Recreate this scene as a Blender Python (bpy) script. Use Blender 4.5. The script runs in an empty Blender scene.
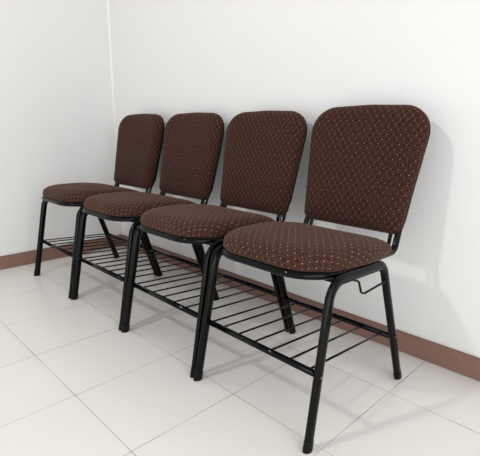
import bpy, bmesh, math
from mathutils import Vector, Matrix

SC = bpy.context.scene
COL = SC.collection
V = Vector

# ------------------------------------------------------------------ helpers
def link(name, bm, mat, parent=None, smooth=True):
    bmesh.ops.recalc_face_normals(bm, faces=bm.faces)
    me = bpy.data.meshes.new(name)
    bm.to_mesh(me)
    bm.free()
    if mat:
        me.materials.append(mat)
    for f in me.polygons:
        f.use_smooth = smooth
    o = bpy.data.objects.new(name, me)
    COL.objects.link(o)
    if parent:
        o.parent = parent
    return o


def round_path(pts, rads, seg=7):
    """Polyline with its inner corners rounded."""
    out = [V(pts[0])]
    for i in range(1, len(pts) - 1):
        p, a, b = V(pts[i]), V(pts[i - 1]), V(pts[i + 1])
        r = rads[i - 1] if isinstance(rads, (list, tuple)) else rads
        u, w = (a - p).normalized(), (b - p).normalized()
        ang = math.acos(max(-1, min(1, u.dot(w))))
        if ang > 3.10:
            out.append(p)
            continue
        t = r / math.tan(ang / 2)
        t = min(t, (a - p).length * .49, (b - p).length * .49)
        r2 = t * math.tan(ang / 2)
        bis = (u + w).normalized()
        c = p + bis * (r2 / math.sin(ang / 2))
        s, e = p + u * t - c, p + w * t - c
        tot = s.angle(e)
        ax = s.cross(e).normalized()
        for k in range(seg + 1):
            out.append(c + Matrix.Rotation(tot * k / seg, 3, ax) @ s)
    out.append(V(pts[-1]))
    return out


def sweep(bm, path, ra, rb=None, side=(1, 0, 0), n=14, closed=False, cap=True):
    """Tube along a path; ra = half size along 'side', rb = half size across it."""
    rb = rb or ra
    rings = []
    m = len(path)
    side = V(side)
    for i, p in enumerate(path):
        if closed:
            t = path[(i + 1) % m] - path[i - 1]
        else:
            t = path[min(i + 1, m - 1)] - path[max(i - 1, 0)]
        t.normalize()
        s = side - t * side.dot(t)
        if s.length < 1e-4:
            s = t.orthogonal()
        s.normalize()
        if not isinstance(side, V):
            side = V(side)
        u = t.cross(s)
        rings.append([bm.verts.new(p + s * (ra * math.cos(2 * math.pi * k / n)) + u * (rb * math.sin(2 * math.pi * k / n))) for k in range(n)])
    last = m if closed else m - 1
    for i in range(last):
        A, B = rings[i], rings[(i + 1) % m]
        for k in range(n):
            bm.faces.new((A[k], A[(k + 1) % n], B[(k + 1) % n], B[k]))
    if cap and not closed:
        bm.faces.new(rings[0][::-1])
        bm.faces.new(rings[-1])
    return rings


def sweep_pt(bm, path, r, n=12, cap=True, closed=False):
    """Round tube with parallel-transported frames (any 3-D path)."""
    m = len(path)
    tang = []
    for i in range(m):
        if closed:
            t = path[(i + 1) % m] - path[i - 1]
        else:
            t = path[min(i + 1, m - 1)] - path[max(i - 1, 0)]
        tang.append(t.normalized())
    s = tang[0].orthogonal().normalized()
    rings = []
    for i, p in enumerate(path):
        s = (s - tang[i] * s.dot(tang[i])).normalized()
        u = tang[i].cross(s)
        rings.append([bm.verts.new(p + s * (r * math.cos(2 * math.pi * k / n)) + u * (r * math.sin(2 * math.pi * k / n))) for k in range(n)])
    for i in range(m - 1):
        A, B = rings[i], rings[i + 1]
        for k in range(n):
            bm.faces.new((A[k], A[(k + 1) % n], B[(k + 1) % n], B[k]))
    if cap:
        bm.faces.new(rings[0][::-1])
        bm.faces.new(rings[-1])


def outline(corners, d=0.0, seg=9, rmin=.004):
    """Convex polygon [(x, y, r)] (ccw), inset by d, corners rounded. Same point count for every d."""
    n = len(corners)
    P = [V((c[0], c[1])) for c in corners]
    off = []
    for i in range(n):
        a, p, b = P[i - 1], P[i], P[(i + 1) % n]
        e1, e2 = (p - a).normalized(), (b - p).normalized()
        n1, n2 = V((-e1.y, e1.x)), V((-e2.y, e2.x))
        k = (n1 + n2) / (1 + n1.dot(n2))
        off.append(p + k * d)
    out = []
    for i in range(n):
        a, p, b = off[i - 1], off[i], off[(i + 1) % n]
        r = max(corners[i][2] - d, rmin)
        u, w = (a - p).normalized(), (b - p).normalized()
        ang = u.angle(w)
        t = r / math.tan(ang / 2)
        t = min(t, (a - p).length * .495, (b - p).length * .495)
        r2 = t * math.tan(ang / 2)
        c = p + (u + w).normalized() * (r2 / math.sin(ang / 2))
        s, e = p + u * t - c, p + w * t - c
        a0 = math.atan2(s.y, s.x)
        da = math.atan2(e.y, e.x) - a0
        da = (da + math.pi) % (2 * math.pi) - math.pi
        for k in range(seg + 1):
            q = a0 + da * k / seg
            out.append(c + V((math.cos(q), math.sin(q))) * r2)
        # points along the straight run to the next corner
        nx, nb = off[(i + 1) % n], off[(i + 2) % n]
        r3 = max(corners[(i + 1) % n][2] - d, rmin)
        u3, w3 = (p - nx).normalized(), (nb - nx).normalized()
        a3 = u3.angle(w3)
        t3 = min(r3 / math.tan(a3 / 2), (p - nx).length * .495, (nb - nx).length * .495)
        q0, q1 = out[-1], nx + u3 * t3
        for k in range(1, 6):
            out.append(q0.lerp(q1, k / 6))
    return out


def pillow(bm, corners, prof, mp, close_top=True, close_bottom=False):
    """Stack of inset outlines; prof = [(inset, height)]; mp(x, y, h) -> 3-D point. Writes a UV map in metres."""
    uv = bm.loops.layers.uv.verify()
    # arc length of the profile gives the pattern's own inset, so it does not stretch over the sides
    du, acc = [0.0] * len(prof), 0.0
    du[-1] = prof[-1][0]
    for i in range(len(prof) - 2, -1, -1):
        acc = math.hypot(prof[i][0] - prof[i + 1][0], prof[i][1] - prof[i + 1][1])
        du[i] = du[i + 1] - acc
    rings, uvs = [], []
    for (d, h), dd in zip(prof, du):
        o = outline(corners, d)
        rings.append([bm.verts.new(mp(q.x, q.y, h)) for q in o])
        uvs.append(outline(corners, dd))
    n = len(rings[0])
    for i in range(len(rings) - 1):
        for k in range(n):
            k2 = (k + 1) % n
            f = bm.faces.new((rings[i][k], rings[i][k2], rings[i + 1][k2], rings[i + 1][k]))
            for lp, q in zip(f.loops, (uvs[i][k], uvs[i][k2], uvs[i + 1][k2], uvs[i + 1][k])):
                lp[uv].uv = (q.x + 2, q.y + 2)
    if close_top:
        c2 = sum(uvs[-1], V((0, 0))) / n
        # shrink rings to the centre so the top keeps enough faces
        prev, pu = rings[-1], uvs[-1]
        h = prof[-1][1]
        for s in (.75, .5, .25):
            cur_uv = [c2 + (q - c2) * s for q in uvs[-1]]
            rise = prof_rise * (1 - s * s)
            cur = [bm.verts.new(mp(q.x, q.y, h + rise)) for q in [c2 + (V((z.x, z.y)) - c2) * s for z in outline(corners, prof[-1][0])]]
            for k in range(n):
                k2 = (k + 1) % n
                f = bm.faces.new((prev[k], prev[k2], cur[k2], cur[k]))
                for lp, q in zip(f.loops, (pu[k], pu[k2], cur_uv[k2], cur_uv[k])):
                    lp[uv].uv = (q.x + 2, q.y + 2)
            prev, pu = cur, cur_uv
        cv = bm.verts.new(mp(c2.x, c2.y, h + prof_rise))
        for k in range(n):
            k2 = (k + 1) % n
            f = bm.faces.new((prev[k], prev[k2], cv))
            for lp, q in zip(f.loops, (pu[k], pu[k2], c2)):
                lp[uv].uv = (q.x + 2, q.y + 2)
    if close_bottom:
        bm.faces.new(rings[0][::-1])


prof_rise = .004


# ---------------------------------------------------------------- materials
def mat_new(name):
    m = bpy.data.materials.new(name)
    m.use_nodes = True
    nt = m.node_tree
    b = nt.nodes['Principled BSDF']
    return m, nt, b


def N(nt, typ, **kw):
    n = nt.nodes.new(typ)
    for k, v in kw.items():
        setattr(n, k, v)
    return n


def math_n(nt, op, a, b=None, clamp=False):
    n = N(nt, 'ShaderNodeMath', operation=op, use_clamp=clamp)
    for i, v in enumerate((a, b)):
        if v is None:
            continue
        if isinstance(v, (int, float)):
            n.inputs[i].default_value = v
        else:
            nt.links.new(v, n.inputs[i])
    return n.outputs[0]


def mix_rgb(nt, fac, a, b):
    n = N(nt, 'ShaderNodeMix', data_type='RGBA')
    for i, v in ((0, fac), (6, a), (7, b)):
        if isinstance(v, (int, float)):
            n.inputs[i].default_value = v
        elif isinstance(v, tuple):
            n.inputs[i].default_value = (*v, 1)
        else:
            nt.links.new(v, n.inputs[i])
    return n.outputs[2]


def lin(c):
    return tuple(((v / 255) / 12.92 if v / 255 <= .04045 else ((v / 255 + .055) / 1.055) ** 2.4) for v in c)


def paint(name, col, rough, spec, bump=0.0, scale=60, var=.02):
    m, nt, b = mat_new(name)
    tc = N(nt, 'ShaderNodeTexCoord')
    no = N(nt, 'ShaderNodeTexNoise')
    no.inputs['Scale'].default_value = scale
    no.inputs['Detail'].default_value = 4
    nt.links.new(tc.outputs['Object'], no.inputs['Vector'])
    c2 = tuple(min(1, v * (1 - var)) for v in col)
    nt.links.new(mix_rgb(nt, no.outputs['Fac'], col, c2), b.inputs['Base Color'])
    b.inputs['Roughness'].default_value = rough
    b.inputs['Specular IOR Level'].default_value = spec
    if bump:
        bp = N(nt, 'ShaderNodeBump')
        bp.inputs['Strength'].default_value = bump
        bp.inputs['Distance'].default_value = .002
        nt.links.new(no.outputs['Fac'], bp.inputs['Height'])
        nt.links.new(bp.outputs[0], b.inputs['Normal'])
    return m


def fabric(name, base, dark, dot, px, py, r):
    """Dark woven cloth with a staggered grid of small light stitches; UV in metres."""
    m, nt, b = mat_new(name)
    tc = N(nt, 'ShaderNodeTexCoord')
    sep = N(nt, 'ShaderNodeSeparateXYZ')
    nt.links.new(tc.outputs['UV'], sep.inputs[0])
    u, v = sep.outputs[0], sep.outputs[1]
    # a little wander so the rows are not ruled with a straightedge
    wob = N(nt, 'ShaderNodeTexNoise')
    wob.inputs['Scale'].default_value = 25
    nt.links.new(tc.outputs['UV'], wob.inputs['Vector'])
    wv = math_n(nt, 'MULTIPLY', math_n(nt, 'SUBTRACT', wob.outputs['Fac'], .5), .004)
    u2, v2 = math_n(nt, 'ADD', u, wv), math_n(nt, 'ADD', v, wv)

    def lattice(ou, ov, PX, PY, R):
        a = math_n(nt, 'ADD', math_n(nt, 'DIVIDE', u2, PX), ou)
        c = math_n(nt, 'ADD', math_n(nt, 'DIVIDE', v2, PY), ov)
        fa = math_n(nt, 'MULTIPLY', math_n(nt, 'SUBTRACT', math_n(nt, 'FRACT', a), .5), PX)
        fc = math_n(nt, 'MULTIPLY', math_n(nt, 'SUBTRACT', math_n(nt, 'FRACT', c), .5), PY)
        fa = math_n(nt, 'MULTIPLY', fa, .75)
        d = math_n(nt, 'SQRT', math_n(nt, 'ADD', math_n(nt, 'MULTIPLY', fa, fa), math_n(nt, 'MULTIPLY', fc, fc)))
        s = math_n(nt, 'DIVIDE', math_n(nt, 'SUBTRACT', R * 1.25, d), R * .5)
        return math_n(nt, 'MULTIPLY', s, 1.0, clamp=True)

    dots = math_n(nt, 'MAXIMUM', lattice(0, 0, px, py, r), lattice(.5, .5, px, py, r))
    fade = N(nt, 'ShaderNodeTexNoise')
    fade.inputs['Scale'].default_value = 45
    nt.links.new(tc.outputs['UV'], fade.inputs['Vector'])
    fr = N(nt, 'ShaderNodeMapRange')
    for k, q in (('From Min', .35), ('From Max', .65), ('To Min', .5), ('To Max', 1.0)):
        fr.inputs[k].default_value = q
    nt.links.new(fade.outputs['Fac'], fr.inputs['Value'])
    dots = math_n(nt, 'MULTIPLY', dots, fr.outputs[0])
    # weave: short dashes along and across
    mp = N(nt, 'ShaderNodeMapping')
    mp.inputs['Scale'].default_value = (260, 90, 1)
    nt.links.new(tc.outputs['UV'], mp.inputs['Vector'])
    w1 = N(nt, 'ShaderNodeTexNoise')
    w1.inputs['Scale'].default_value = 1
    w1.inputs['Detail'].default_value = 2
    nt.links.new(mp.outputs[0], w1.inputs['Vector'])
    mp2 = N(nt, 'ShaderNodeMapping')
    mp2.inputs['Scale'].default_value = (110, 210, 1)
    nt.links.new(tc.outputs['UV'], mp2.inputs['Vector'])
    w2 = N(nt, 'ShaderNodeTexNoise')
    w2.inputs['Scale'].default_value = 1
    w2.inputs['Detail'].default_value = 2
    nt.links.new(mp2.outputs[0], w2.inputs['Vector'])
    wv2 = math_n(nt, 'ADD', math_n(nt, 'MULTIPLY', w1.outputs['Fac'], .5), math_n(nt, 'MULTIPLY', w2.outputs['Fac'], .5))
    ramp = N(nt, 'ShaderNodeMapRange')
    ramp.inputs['From Min'].default_value = .36
    ramp.inputs['From Max'].default_value = .64
    nt.links.new(wv2, ramp.inputs['Value'])
    # the stitched rows run through slightly lighter ribs
    rib = math_n(nt, 'COSINE', math_n(nt, 'MULTIPLY', v2, 4 * math.pi / py))
    rib = math_n(nt, 'ADD', math_n(nt, 'MULTIPLY', rib, -.16), ramp.outputs[0], clamp=True)
    col = mix_rgb(nt, rib, dark, base)
    dv = N(nt, 'ShaderNodeTexNoise')
    dv.inputs['Scale'].default_value = 70
    nt.links.new(tc.outputs['UV'], dv.inputs['Vector'])
    dcol = mix_rgb(nt, dv.outputs['Fac'], tuple(c * .55 for c in dot), tuple(min(1, c * 1.45) for c in dot))
    col = mix_rgb(nt, dots, col, dcol)
    nt.links.new(col, b.inputs['Base Color'])
    b.inputs['Roughness'].default_value = .92
    b.inputs['Specular IOR Level'].default_value = .12
    b.inputs['Sheen Weight'].default_value = .12
    b.inputs['Sheen Roughness'].default_value = .5
    b.inputs['Sheen Tint'].default_value = (.8, .55, .45, 1)
    bp = N(nt, 'ShaderNodeBump')
    bp.inputs['Strength'].default_value = .5
    bp.inputs['Distance'].default_value = .0015
    nt.links.new(math_n(nt, 'ADD', wv2, dots), bp.inputs['Height'])
    nt.links.new(bp.outputs[0], b.inputs['Normal'])
    return m


TILE_X, TILE_Y = .36 * .9268, .36
GRID_X, GRID_Y = .8118, -.6402


def tile_mat():
    m, nt, b = mat_new('floor_tile_glaze')
    tc = N(nt, 'ShaderNodeTexCoord')
    sep = N(nt, 'ShaderNodeSeparateXYZ')
    nt.links.new(tc.outputs['Object'], sep.inputs[0])

    def line(v, off, per, w):
        a = math_n(nt, 'FRACT', math_n(nt, 'ADD', math_n(nt, 'DIVIDE', math_n(nt, 'SUBTRACT', v, off), per), .5))
        d = math_n(nt, 'MULTIPLY', math_n(nt, 'ABSOLUTE', math_n(nt, 'SUBTRACT', a, .5)), per)
        return math_n(nt, 'DIVIDE', math_n(nt, 'SUBTRACT', w, d), .0006, clamp=True)

    lx = line(sep.outputs[0], GRID_X, TILE_X, .0013)
    ly = line(sep.outputs[1], GRID_Y, TILE_Y, .0013)
    g = math_n(nt, 'MAXIMUM', lx, ly)
    no = N(nt, 'ShaderNodeTexNoise')
    no.inputs['Scale'].default_value = 3.5
    no.inputs['Detail'].default_value = 3
    nt.links.new(tc.outputs['Object'], no.inputs['Vector'])
    base = mix_rgb(nt, no.outputs['Fac'], FLOOR_A, FLOOR_B)
    # grout dirt comes and goes along the joints
    n2 = N(nt, 'ShaderNodeTexNoise')
    n2.inputs['Scale'].default_value = 5
    nt.links.new(tc.outputs['Object'], n2.inputs['Vector'])
    mr = N(nt, 'ShaderNodeMapRange')
    mr.inputs['From Min'].default_value = .35
    mr.inputs['From Max'].default_value = .65
    mr.inputs['To Min'].default_value = .45
    mr.inputs['To Max'].default_value = 1
    nt.links.new(n2.outputs['Fac'], mr.inputs['Value'])
    col = mix_rgb(nt, math_n(nt, 'MULTIPLY', g, mr.outputs[0]), base, GROUT)
    nt.links.new(col, b.inputs['Base Color'])
    b.inputs['Roughness'].default_value = .28
    b.inputs['Specular IOR Level'].default_value = .25
    bp = N(nt, 'ShaderNodeBump')
    bp.inputs['Strength'].default_value = .3
    bp.inputs['Distance'].default_value = .001
    bp.invert = True
    nt.links.new(g, bp.inputs['Height'])
    nt.links.new(bp.outputs[0], b.inputs['Normal'])
    return m


FLOOR_A, FLOOR_B, GROUT = (.82, .79, .75), (.78, .75, .71), (.20, .175, .155)
M_FLOOR = tile_mat()
M_WALL = paint('white_wall_paint', (.775, .768, .760), .8, .15, bump=.15, scale=45, var=.015)
M_BASE = paint('mauve_brown_paint', (.245, .138, .110), .45, .3, bump=.2, scale=30, var=.15)
M_TRIM = paint('white_corner_plaster', (.88, .88, .87), .6, .25)
M_BLACK = paint('glossy_black_enamel', (.0018, .0018, .002), .08, .15, scale=20, var=.2)
M_PAN = paint('satin_black_plate', (.002, .002, .0022), .2, .13, scale=30, var=.2)
M_RUBBER = paint('black_rubber', (.004, .004, .004), .45, .15, scale=60, var=.2)
M_STEEL = paint('dark_steel_screw', (.10, .10, .105), .3, .6, scale=60, var=.2)
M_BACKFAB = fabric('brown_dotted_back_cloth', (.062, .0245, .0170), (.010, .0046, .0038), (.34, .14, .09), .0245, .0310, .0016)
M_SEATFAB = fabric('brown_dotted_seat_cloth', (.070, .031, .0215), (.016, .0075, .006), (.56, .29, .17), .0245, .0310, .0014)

# --------------------------------------------------------------------- room
X1, Y1, ZT = 3.9, -3.4, 2.6


def box_bm(a, b, bevel=0.0):
    bm = bmesh.new()
    bmesh.ops.create_cube(bm, size=1)
    a, b = V(a), V(b)
    for v in bm.verts:
        v.co = V((a.x + (v.co.x + .5) * (b.x - a.x), a.y + (v.co.y + .5) * (b.y - a.y), a.z + (v.co.z + .5) * (b.z - a.z)))
    if bevel:
        bmesh.ops.bevel(bm, geom=bm.edges[:], offset=bevel, segments=2, affect='EDGES')
    return bm


def struct(name, bm, m, label, cat, smooth=False):
    o = link(name, bm, m, smooth=smooth)
    o['kind'] = 'structure'
    o['label'] = label
    o['category'] = cat
    return o


struct('floor', box_bm((-.1, Y1, -.08), (X1, .1, 0)), M_FLOOR, 'pale cream tiled floor with thin grey joints', 'floor')
struct('wall_back', box_bm((0, 0, 0), (X1, .1, ZT)), M_WALL, 'white painted wall behind the row of chairs', 'wall')
struct('wall_left', box_bm((-.1, Y1, 0), (0, .1, ZT)), M_WALL, 'white painted wall left of the row of chairs', 'wall')
HB = .0792
struct('baseboard_back', box_bm((0, -.009, 0), (X1, 0, HB), .002), M_BASE, 'mauve brown baseboard along the wall behind the chairs', 'baseboard')
struct('baseboard_left', box_bm((0, Y1, 0), (.009, -.009, HB), .002), M_BASE, 'mauve brown baseboard along the left wall', 'baseboard')
bm = bmesh.new()
sweep_pt(bm, [V((.002, -.002, HB)), V((.002, -.002, 1.3)), V((.002, -.002, ZT))], .006, n=16)
struct('trim_1', bm, M_TRIM, 'white plaster bead running up the corner of the walls', 'trim', True)

# ------------------------------------------------------------------- chair
# chair space: x = 0 on the chair's middle, y and z as in the room (chair faces -y)
YO = -.42                                       # the Empty stands on the floor under the seat
WF = .2255


def seat_corners():
    return [(.192, -.210, .07), (-.192, -.210, .07), (-.222, -.40, .30), (-.195, -.641, .15), (.195, -.641, .15), (.222, -.40, .30)]


def rim_corners():
    return [(.174, -.205, .06), (-.174, -.205, .06), (-.200, -.42, .40), (-.195, -.641, .14), (.195, -.641, .14), (.200, -.42, .40)]


def drop(y):
    # the seat tips back a little: its rear edge sits lower than its front
    return -.013 * (y + .641) / .43


def cushion_pt(x, y, h):
    # the padding thins towards the rear edge
    k = max(0.0, (y + .44) / .22)
    return V((x, y, h + drop(y) - .025 * k * k * max(0.0, (h - .4545) / .057)))


# the backrest lies in a plane leaning back
BB, BT = V((0, -.181, .4815)), V((0, -.089, .881))
UPV = (BT - BB).normalized()
NRM = V((0, -UPV.z, UPV.y))                     # towards the sitter
BH = (BT - BB).length


def back_pt(x, t, h):
    # h = height over the panel's rear plane; a slight dish across the width
    dish = .010 * (x / .2) ** 2
    return BB + V((x, 0, 0)) + UPV * t + NRM * (h + dish - .02)


def back_corners():
    return [(0, BH + .006, .6), (-.224, BH - .004, .090), (-.185, 0, .030), (.185, 0, .030), (.224, BH - .004, .090)]


def y_front(z):     # centre line of the front leg
    return -.673 + z * (.673 - .598) / .40


def y_back(z):
    return -.180 - z * (.322 - .180) / .40


def make_chair():
    root = bpy.data.objects.new('banquet_chair', None)
    root.empty_display_size = .1
    COL.objects.link(root)
    off = V((0, -YO, 0))

    def fin(bm):
        bmesh.ops.translate(bm, verts=bm.verts[:], vec=off)
        return bm

    global prof_rise
    # seat cushion
    bm = bmesh.new()
    prof_rise = .005
    prof = [(.022, .4510), (.008, .4515), (.000, .455), (-.004, .462), (-.004, .472), (-.001, .484), (.007, .494), (.020, .5025), (.038, .508), (.062, .5115), (.09, .5135), (.11, .5145)]
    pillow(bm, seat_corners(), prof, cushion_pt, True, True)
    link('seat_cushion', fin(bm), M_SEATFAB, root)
    # pressed pan under the cushion
    bm = bmesh.new()
    rings = []
    for d, z in ((.014, .4520), (.009, .4520), (.009, .448), (.016, .440), (.034, .436)):
        rings.append([bm.verts.new((q.x, q.y, z + drop(q.y))) for q in outline(seat_corners(), d)])
    n = len(rings[0])
    for A, B in zip(rings, rings[1:]):
        for k in range(n):
            bm.faces.new((A[k], A[(k + 1) % n], B[(k + 1) % n], B[k]))
    bm.faces.new(rings[0])
    bm.faces.new(rings[-1][::-1])
    link('seat_pan', fin(bm), M_PAN, root)
    # one tube runs round the seat front, turns up behind it and loops over the backrest
    bm = bmesh.new()
    ol = outline(rim_corners(), 0, seg=12)
    pts = [V((q.x, q.y, .4455 + drop(q.y))) for q in ol]
    # keep the run from the left rear side round the front to the right rear side
    front = [q for q in pts if q.y < -.27]
    left = sorted([q for q in front if q.x < -.1], key=lambda q: -q.y)
    right = sorted([q for q in front if q.x > .1], key=lambda q: q.y)
    mid = sorted([q for q in front if -.1 <= q.x <= .1], key=lambda q: q.x)
    run = left + mid + right

    def up_side(s):
        a = run[0] if s < 0 else run[-1]
        p1 = V((s * .182, -.205, .4325))
        p2 = BB + V((s * .177, 0, 0)) + NRM * -.010
        rp = round_path([a, p1 + V((0, .006, 0)), p2 + UPV * .02], .035, 8)
        return rp[1:]

    loop_back = []
    bc = [(.202, BH - .022, .08), (-.202, BH - .022, .08), (-.174, .0, .002), (.174, .0, .002)]
    o2 = outline(bc, 0.0, seg=8)
    ups = [q for q in o2 if q.y > .05]
    rgt = sorted([q for q in ups if q.x > .12], key=lambda q: q.y)
    # order the loop by angle about the panel's middle, from right bottom over the top to left bottom
    ups.sort(key=lambda q: math.atan2(q.y - .10, q.x) if q.y >= .10 else (-1 if q.x > 0 else 4) + (q.y - .10) * (1 if q.x > 0 else -1))
    for q in ups:
        loop_back.append(back_pt(q.x, q.y, 0) + NRM * -.010)
    L, Rr = up_side(-1), up_side(1)
    path = L[::-1] + run + Rr + loop_back
    # drop points that nearly coincide
    clean = [path[0]]
    for q in path[1:]:
        if (q - clean[-1]).length > .004:
            clean.append(q)
    sweep_pt(bm, clean + [clean[0].copy()], .0103, n=12, cap=False)
    link('tube_frame', fin(bm), M_BLACK, root)
    # short posts between the seat's rear and the backrest
    for s in (-1, 1):
        bm = bmesh.new()
        b0 = V((s * .157, -.194, .434))
        b1 = BB + V((s * .154, 0, 0)) + NRM * -.010 + UPV * .06
        sweep_pt(bm, [b0, b0.lerp(b1, .3), b0.lerp(b1, .7), b1], .0065, n=10)
        link('back_post', fin(bm), M_BLACK, root)
    # backrest
    bm = bmesh.new()
    prof_rise = .004
    prof = [(.016, -.001), (.005, .000), (.000, .004), (-.002, .011), (-.001, .019), (.004, .028), (.012, .0355), (.023, .0405), (.038, .0435), (.058, .0453), (.08, .046)]
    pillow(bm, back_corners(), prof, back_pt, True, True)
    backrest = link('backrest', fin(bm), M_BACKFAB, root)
    bm = bmesh.new()
    rings = []
    for d, h in ((.004, .0045), (-.001, .0035), (-.001, -.003), (.008, -.010), (.03, -.012)):
        rings.append([bm.verts.new(back_pt(q.x, q.y, h)) for q in outline(back_corners(), d)])
    n = len(rings[0])
    for A, B in zip(rings, rings[1:]):
        for k in range(n):
            bm.faces.new((A[k], A[(k + 1) % n], B[(k + 1) % n], B[k]))
    bm.faces.new(rings[0])
    bm.faces.new(rings[-1][::-1])
    link('back_shell', fin(bm), M_PAN, backrest)['label'] = 'black shell behind the padded backrest'
    # legs: each side is one bent tube, front half and rear half
    ZTOP, ZREAR = .437, .428
    for s in (-1, 1):
        def lx(z):
            return s * (WF - .008 * z / .43)
        yf, yb = y_front(ZTOP), y_back(ZREAR)
        ym = -.46
        full = [V((lx(0), y_front(.004), .004)), V((lx(.2), y_front(.2), .2)), V((lx(ZTOP), yf, ZTOP)), V((lx(ZREAR), yb, ZREAR)), V((lx(.2), y_back(.2), .2)), V((lx(0), y_back(.004), .004))]
        rp = round_path(full, [.05, .056, .045, .05], 9)
        t = (ym - yf) / (yb - yf)
        join = V((lx(ZTOP), yf, ZTOP)).lerp(V((lx(ZREAR), yb, ZREAR)), t)
        fr = [q for q in rp if q.y <= ym] + [join]
        bk = [join.copy()] + [q for q in rp if q.y > ym]
        for half, foot in ((fr, 0), (bk, -1)):
            bm = bmesh.new()
            sweep(bm, half, .0104, .0155, side=(1, 0, 0), n=16, cap=False)
            leg = link('leg', fin(bm), M_BLACK, root)
            bm = bmesh.new()
            a = half[foot]
            d = (half[1] - a).normalized() if foot == 0 else (half[-2] - a).normalized()
            base = a - d * (.003 / d.z)
            sweep(bm, [V((a.x, base.y, .0005)), base + d * .006, base + d * .024, base + d * .027], .0107, .0168, n=16)
            link('rubber_foot', fin(bm), M_RUBBER, leg)
            if s > 0:
                bm = bmesh.new()
                zk = .197 if foot == 0 else .170
                k = V((lx(zk), (y_front if foot == 0 else y_back)(zk), zk))
                sweep_pt(bm, [k + V((.008, 0, 0)), k + V((.0108, 0, 0))], .0035, n=10)
                link('screw', fin(bm), M_STEEL, leg)
    # two flat cross bars carry the seat between the side tubes
    for y, z in ((-.535, .4335), (-.375, .4275)):
        b = box_bm((-.212, y - .011, z - .0175), (.212, y + .011, z), .002)
        link('cross_bar', fin(b), M_PAN, root, smooth=False)
    # shelf rack under the seat
    ZF, ZB = .197, .170
    yfr, ybr = y_front(ZF) + .004, y_back(ZB) - .004
    for y, ZR in ((yfr, ZF), (ybr, ZB)):
        bm = bmesh.new()
        sweep_pt(bm, [V((-.2165, y, ZR)), V((0, y, ZR)), V((.2165, y, ZR))], .0095, n=12)
        link('rack_bar', fin(bm), M_BLACK, root)
    for x in (-.203, -.150, -.083, -.016, .052, .120, .188):
        bm = bmesh.new()
        sweep_pt(bm, [V((x, yfr, ZF + .003)), V((x, (yfr + ybr) / 2, (ZF + ZB) / 2 + .003)), V((x, ybr, ZB + .003))], .0032, n=8)
        link('rack_rod', fin(bm), M_BLACK, root)
    return root


def copy_tree(o, parent=None):
    c = o.copy()
    COL.objects.link(c)
    if parent:
        c.parent = parent
    for ch in list(o.children):
        copy_tree(ch, c)
    return c


X0, PITCH = .4735, .4747
LABELS = [
    'leftmost brown dotted chair, nearest the corner of the walls, farthest from the viewer',
    'second brown dotted chair from the wall corner, beside the leftmost chair',
    'brown dotted chair third from the wall corner, just left of the rightmost chair',
    'rightmost and nearest brown dotted chair with a bent wire hook under its seat side',
]
SHIFT = [(.004, .003, 0), (.003, .006, .003), (.003, .006, -.002), (.003, .001, -.004)]
chair = make_chair()
chairs = []
for i in range(4):
    c = chair if i == 0 else copy_tree(chair)
    dx, dy, rz = SHIFT[i]
    c.location = (X0 + PITCH * i + dx, YO + dy, 0)
    c.rotation_euler = (0, 0, rz)
    c['label'] = LABELS[i]
    c['category'] = 'chair'
    for part in c.children:
        if part.name.startswith('backrest'):
            part.location.z += (-.003, -.002, -.003, .006)[i]      # each back was screwed on a little higher or lower
    c['group'] = 'row of linked brown upholstered chairs along the wall'
    chairs.append(c)

# wire hook on the free side of the last chair
bm = bmesh.new()
hk = [V((.2175, -.535, .427)), V((.226, -.508, .426)), V((.2265, -.478, .414)), V((.2265, -.462, .378)), V((.2265, -.444, .371)), V((.2265, -.335, .377)), V((.222, -.318, .378))]
sweep_pt(bm, [q + V((0, -YO, 0)) for q in round_path(hk, .010, 5)], .0032, n=8)
link('linking_hook', bm, M_BLACK, chairs[-1])['label'] = 'bent black wire hook for linking chairs'

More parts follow.
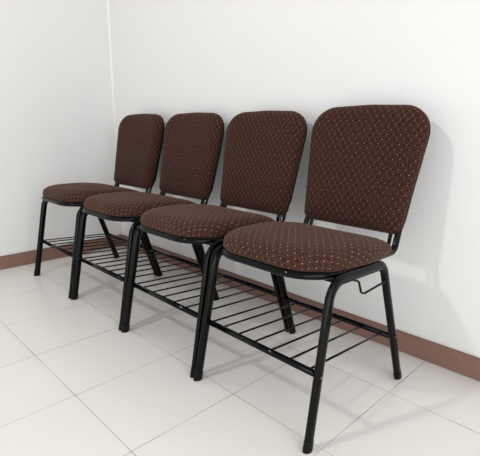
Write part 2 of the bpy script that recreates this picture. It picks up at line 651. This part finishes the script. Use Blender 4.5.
# ------------------------------------------------------------------- camera
F, CX, CY, CZ, YAW, PIT, ROL = 436.93, 2.6942, -1.4769, .81464, .79687, -.22787, .0057
cy, sy, cp, sp, cr, sr = math.cos(YAW), math.sin(YAW), math.cos(PIT), math.sin(PIT), math.cos(ROL), math.sin(ROL)
fw = V((-sy * cp, cy * cp, sp))
rt = V((cy, sy, 0))
up = rt.cross(fw)
r2, u2 = rt * cr + up * sr, up * cr - rt * sr
cam = bpy.data.cameras.new('camera')
cam.sensor_fit = 'HORIZONTAL'
cam.sensor_width = 36
cam.lens = F * 36 / 480
cam.clip_start = .02
co = bpy.data.objects.new('camera', cam)
COL.objects.link(co)
mw = Matrix.Identity(4)
for i in range(3):
    mw[i][0], mw[i][1], mw[i][2] = r2[i], u2[i], -fw[i]
mw[0][3], mw[1][3], mw[2][3] = CX, CY, CZ
co.matrix_world = mw
SC.camera = co

# -------------------------------------------------------------------- light
w = bpy.data.worlds.new('room_daylight')
SC.world = w
w.use_nodes = True
bg = w.node_tree.nodes['Background']
bg.inputs[0].default_value = (1.0, 1.0, 1.0, 1)
bg.inputs[1].default_value = .64

l = bpy.data.lights.new('ceiling_lamp', 'AREA')
l.shape = 'DISK'
l.size = .16
l.energy = 16
l.color = (1, .985, .965)
lo = bpy.data.objects.new('ceiling_lamp', l)
COL.objects.link(lo)
lo.location = (1.30, -2.38, 2.24)
lo.rotation_euler = (V((1.6, -.2, .4)) - lo.location).to_track_quat('-Z', 'Y').to_euler()

for nm, loc, rot, sx, sy, e in (
        ('side_fill', (3.85, -1.9, 1.0), (math.pi / 2, 0, math.pi / 2), 2.6, 1.9, 48),  # added fill light, no known window; lifts the left wall
        ('front_fill', (2.2, -3.35, .6), (math.pi / 2, 0, .1), 3.2, 1.1, 11)):  # low frontal fill, invented to brighten the wall beneath the seats
    l = bpy.data.lights.new(nm, 'AREA')
    l.shape = 'RECTANGLE'
    l.size, l.size_y = sx, sy
    l.energy = e
    l.color = (.98, .99, 1)
    lo = bpy.data.objects.new(nm, l)
    COL.objects.link(lo)
    lo.location = loc
    lo.rotation_euler = rot

SC.view_settings.view_transform = 'Standard'
SC.view_settings.look = 'None'
SC.view_settings.gamma = 1
SC.view_settings.use_curve_mapping = False
SC.view_settings.exposure = 0
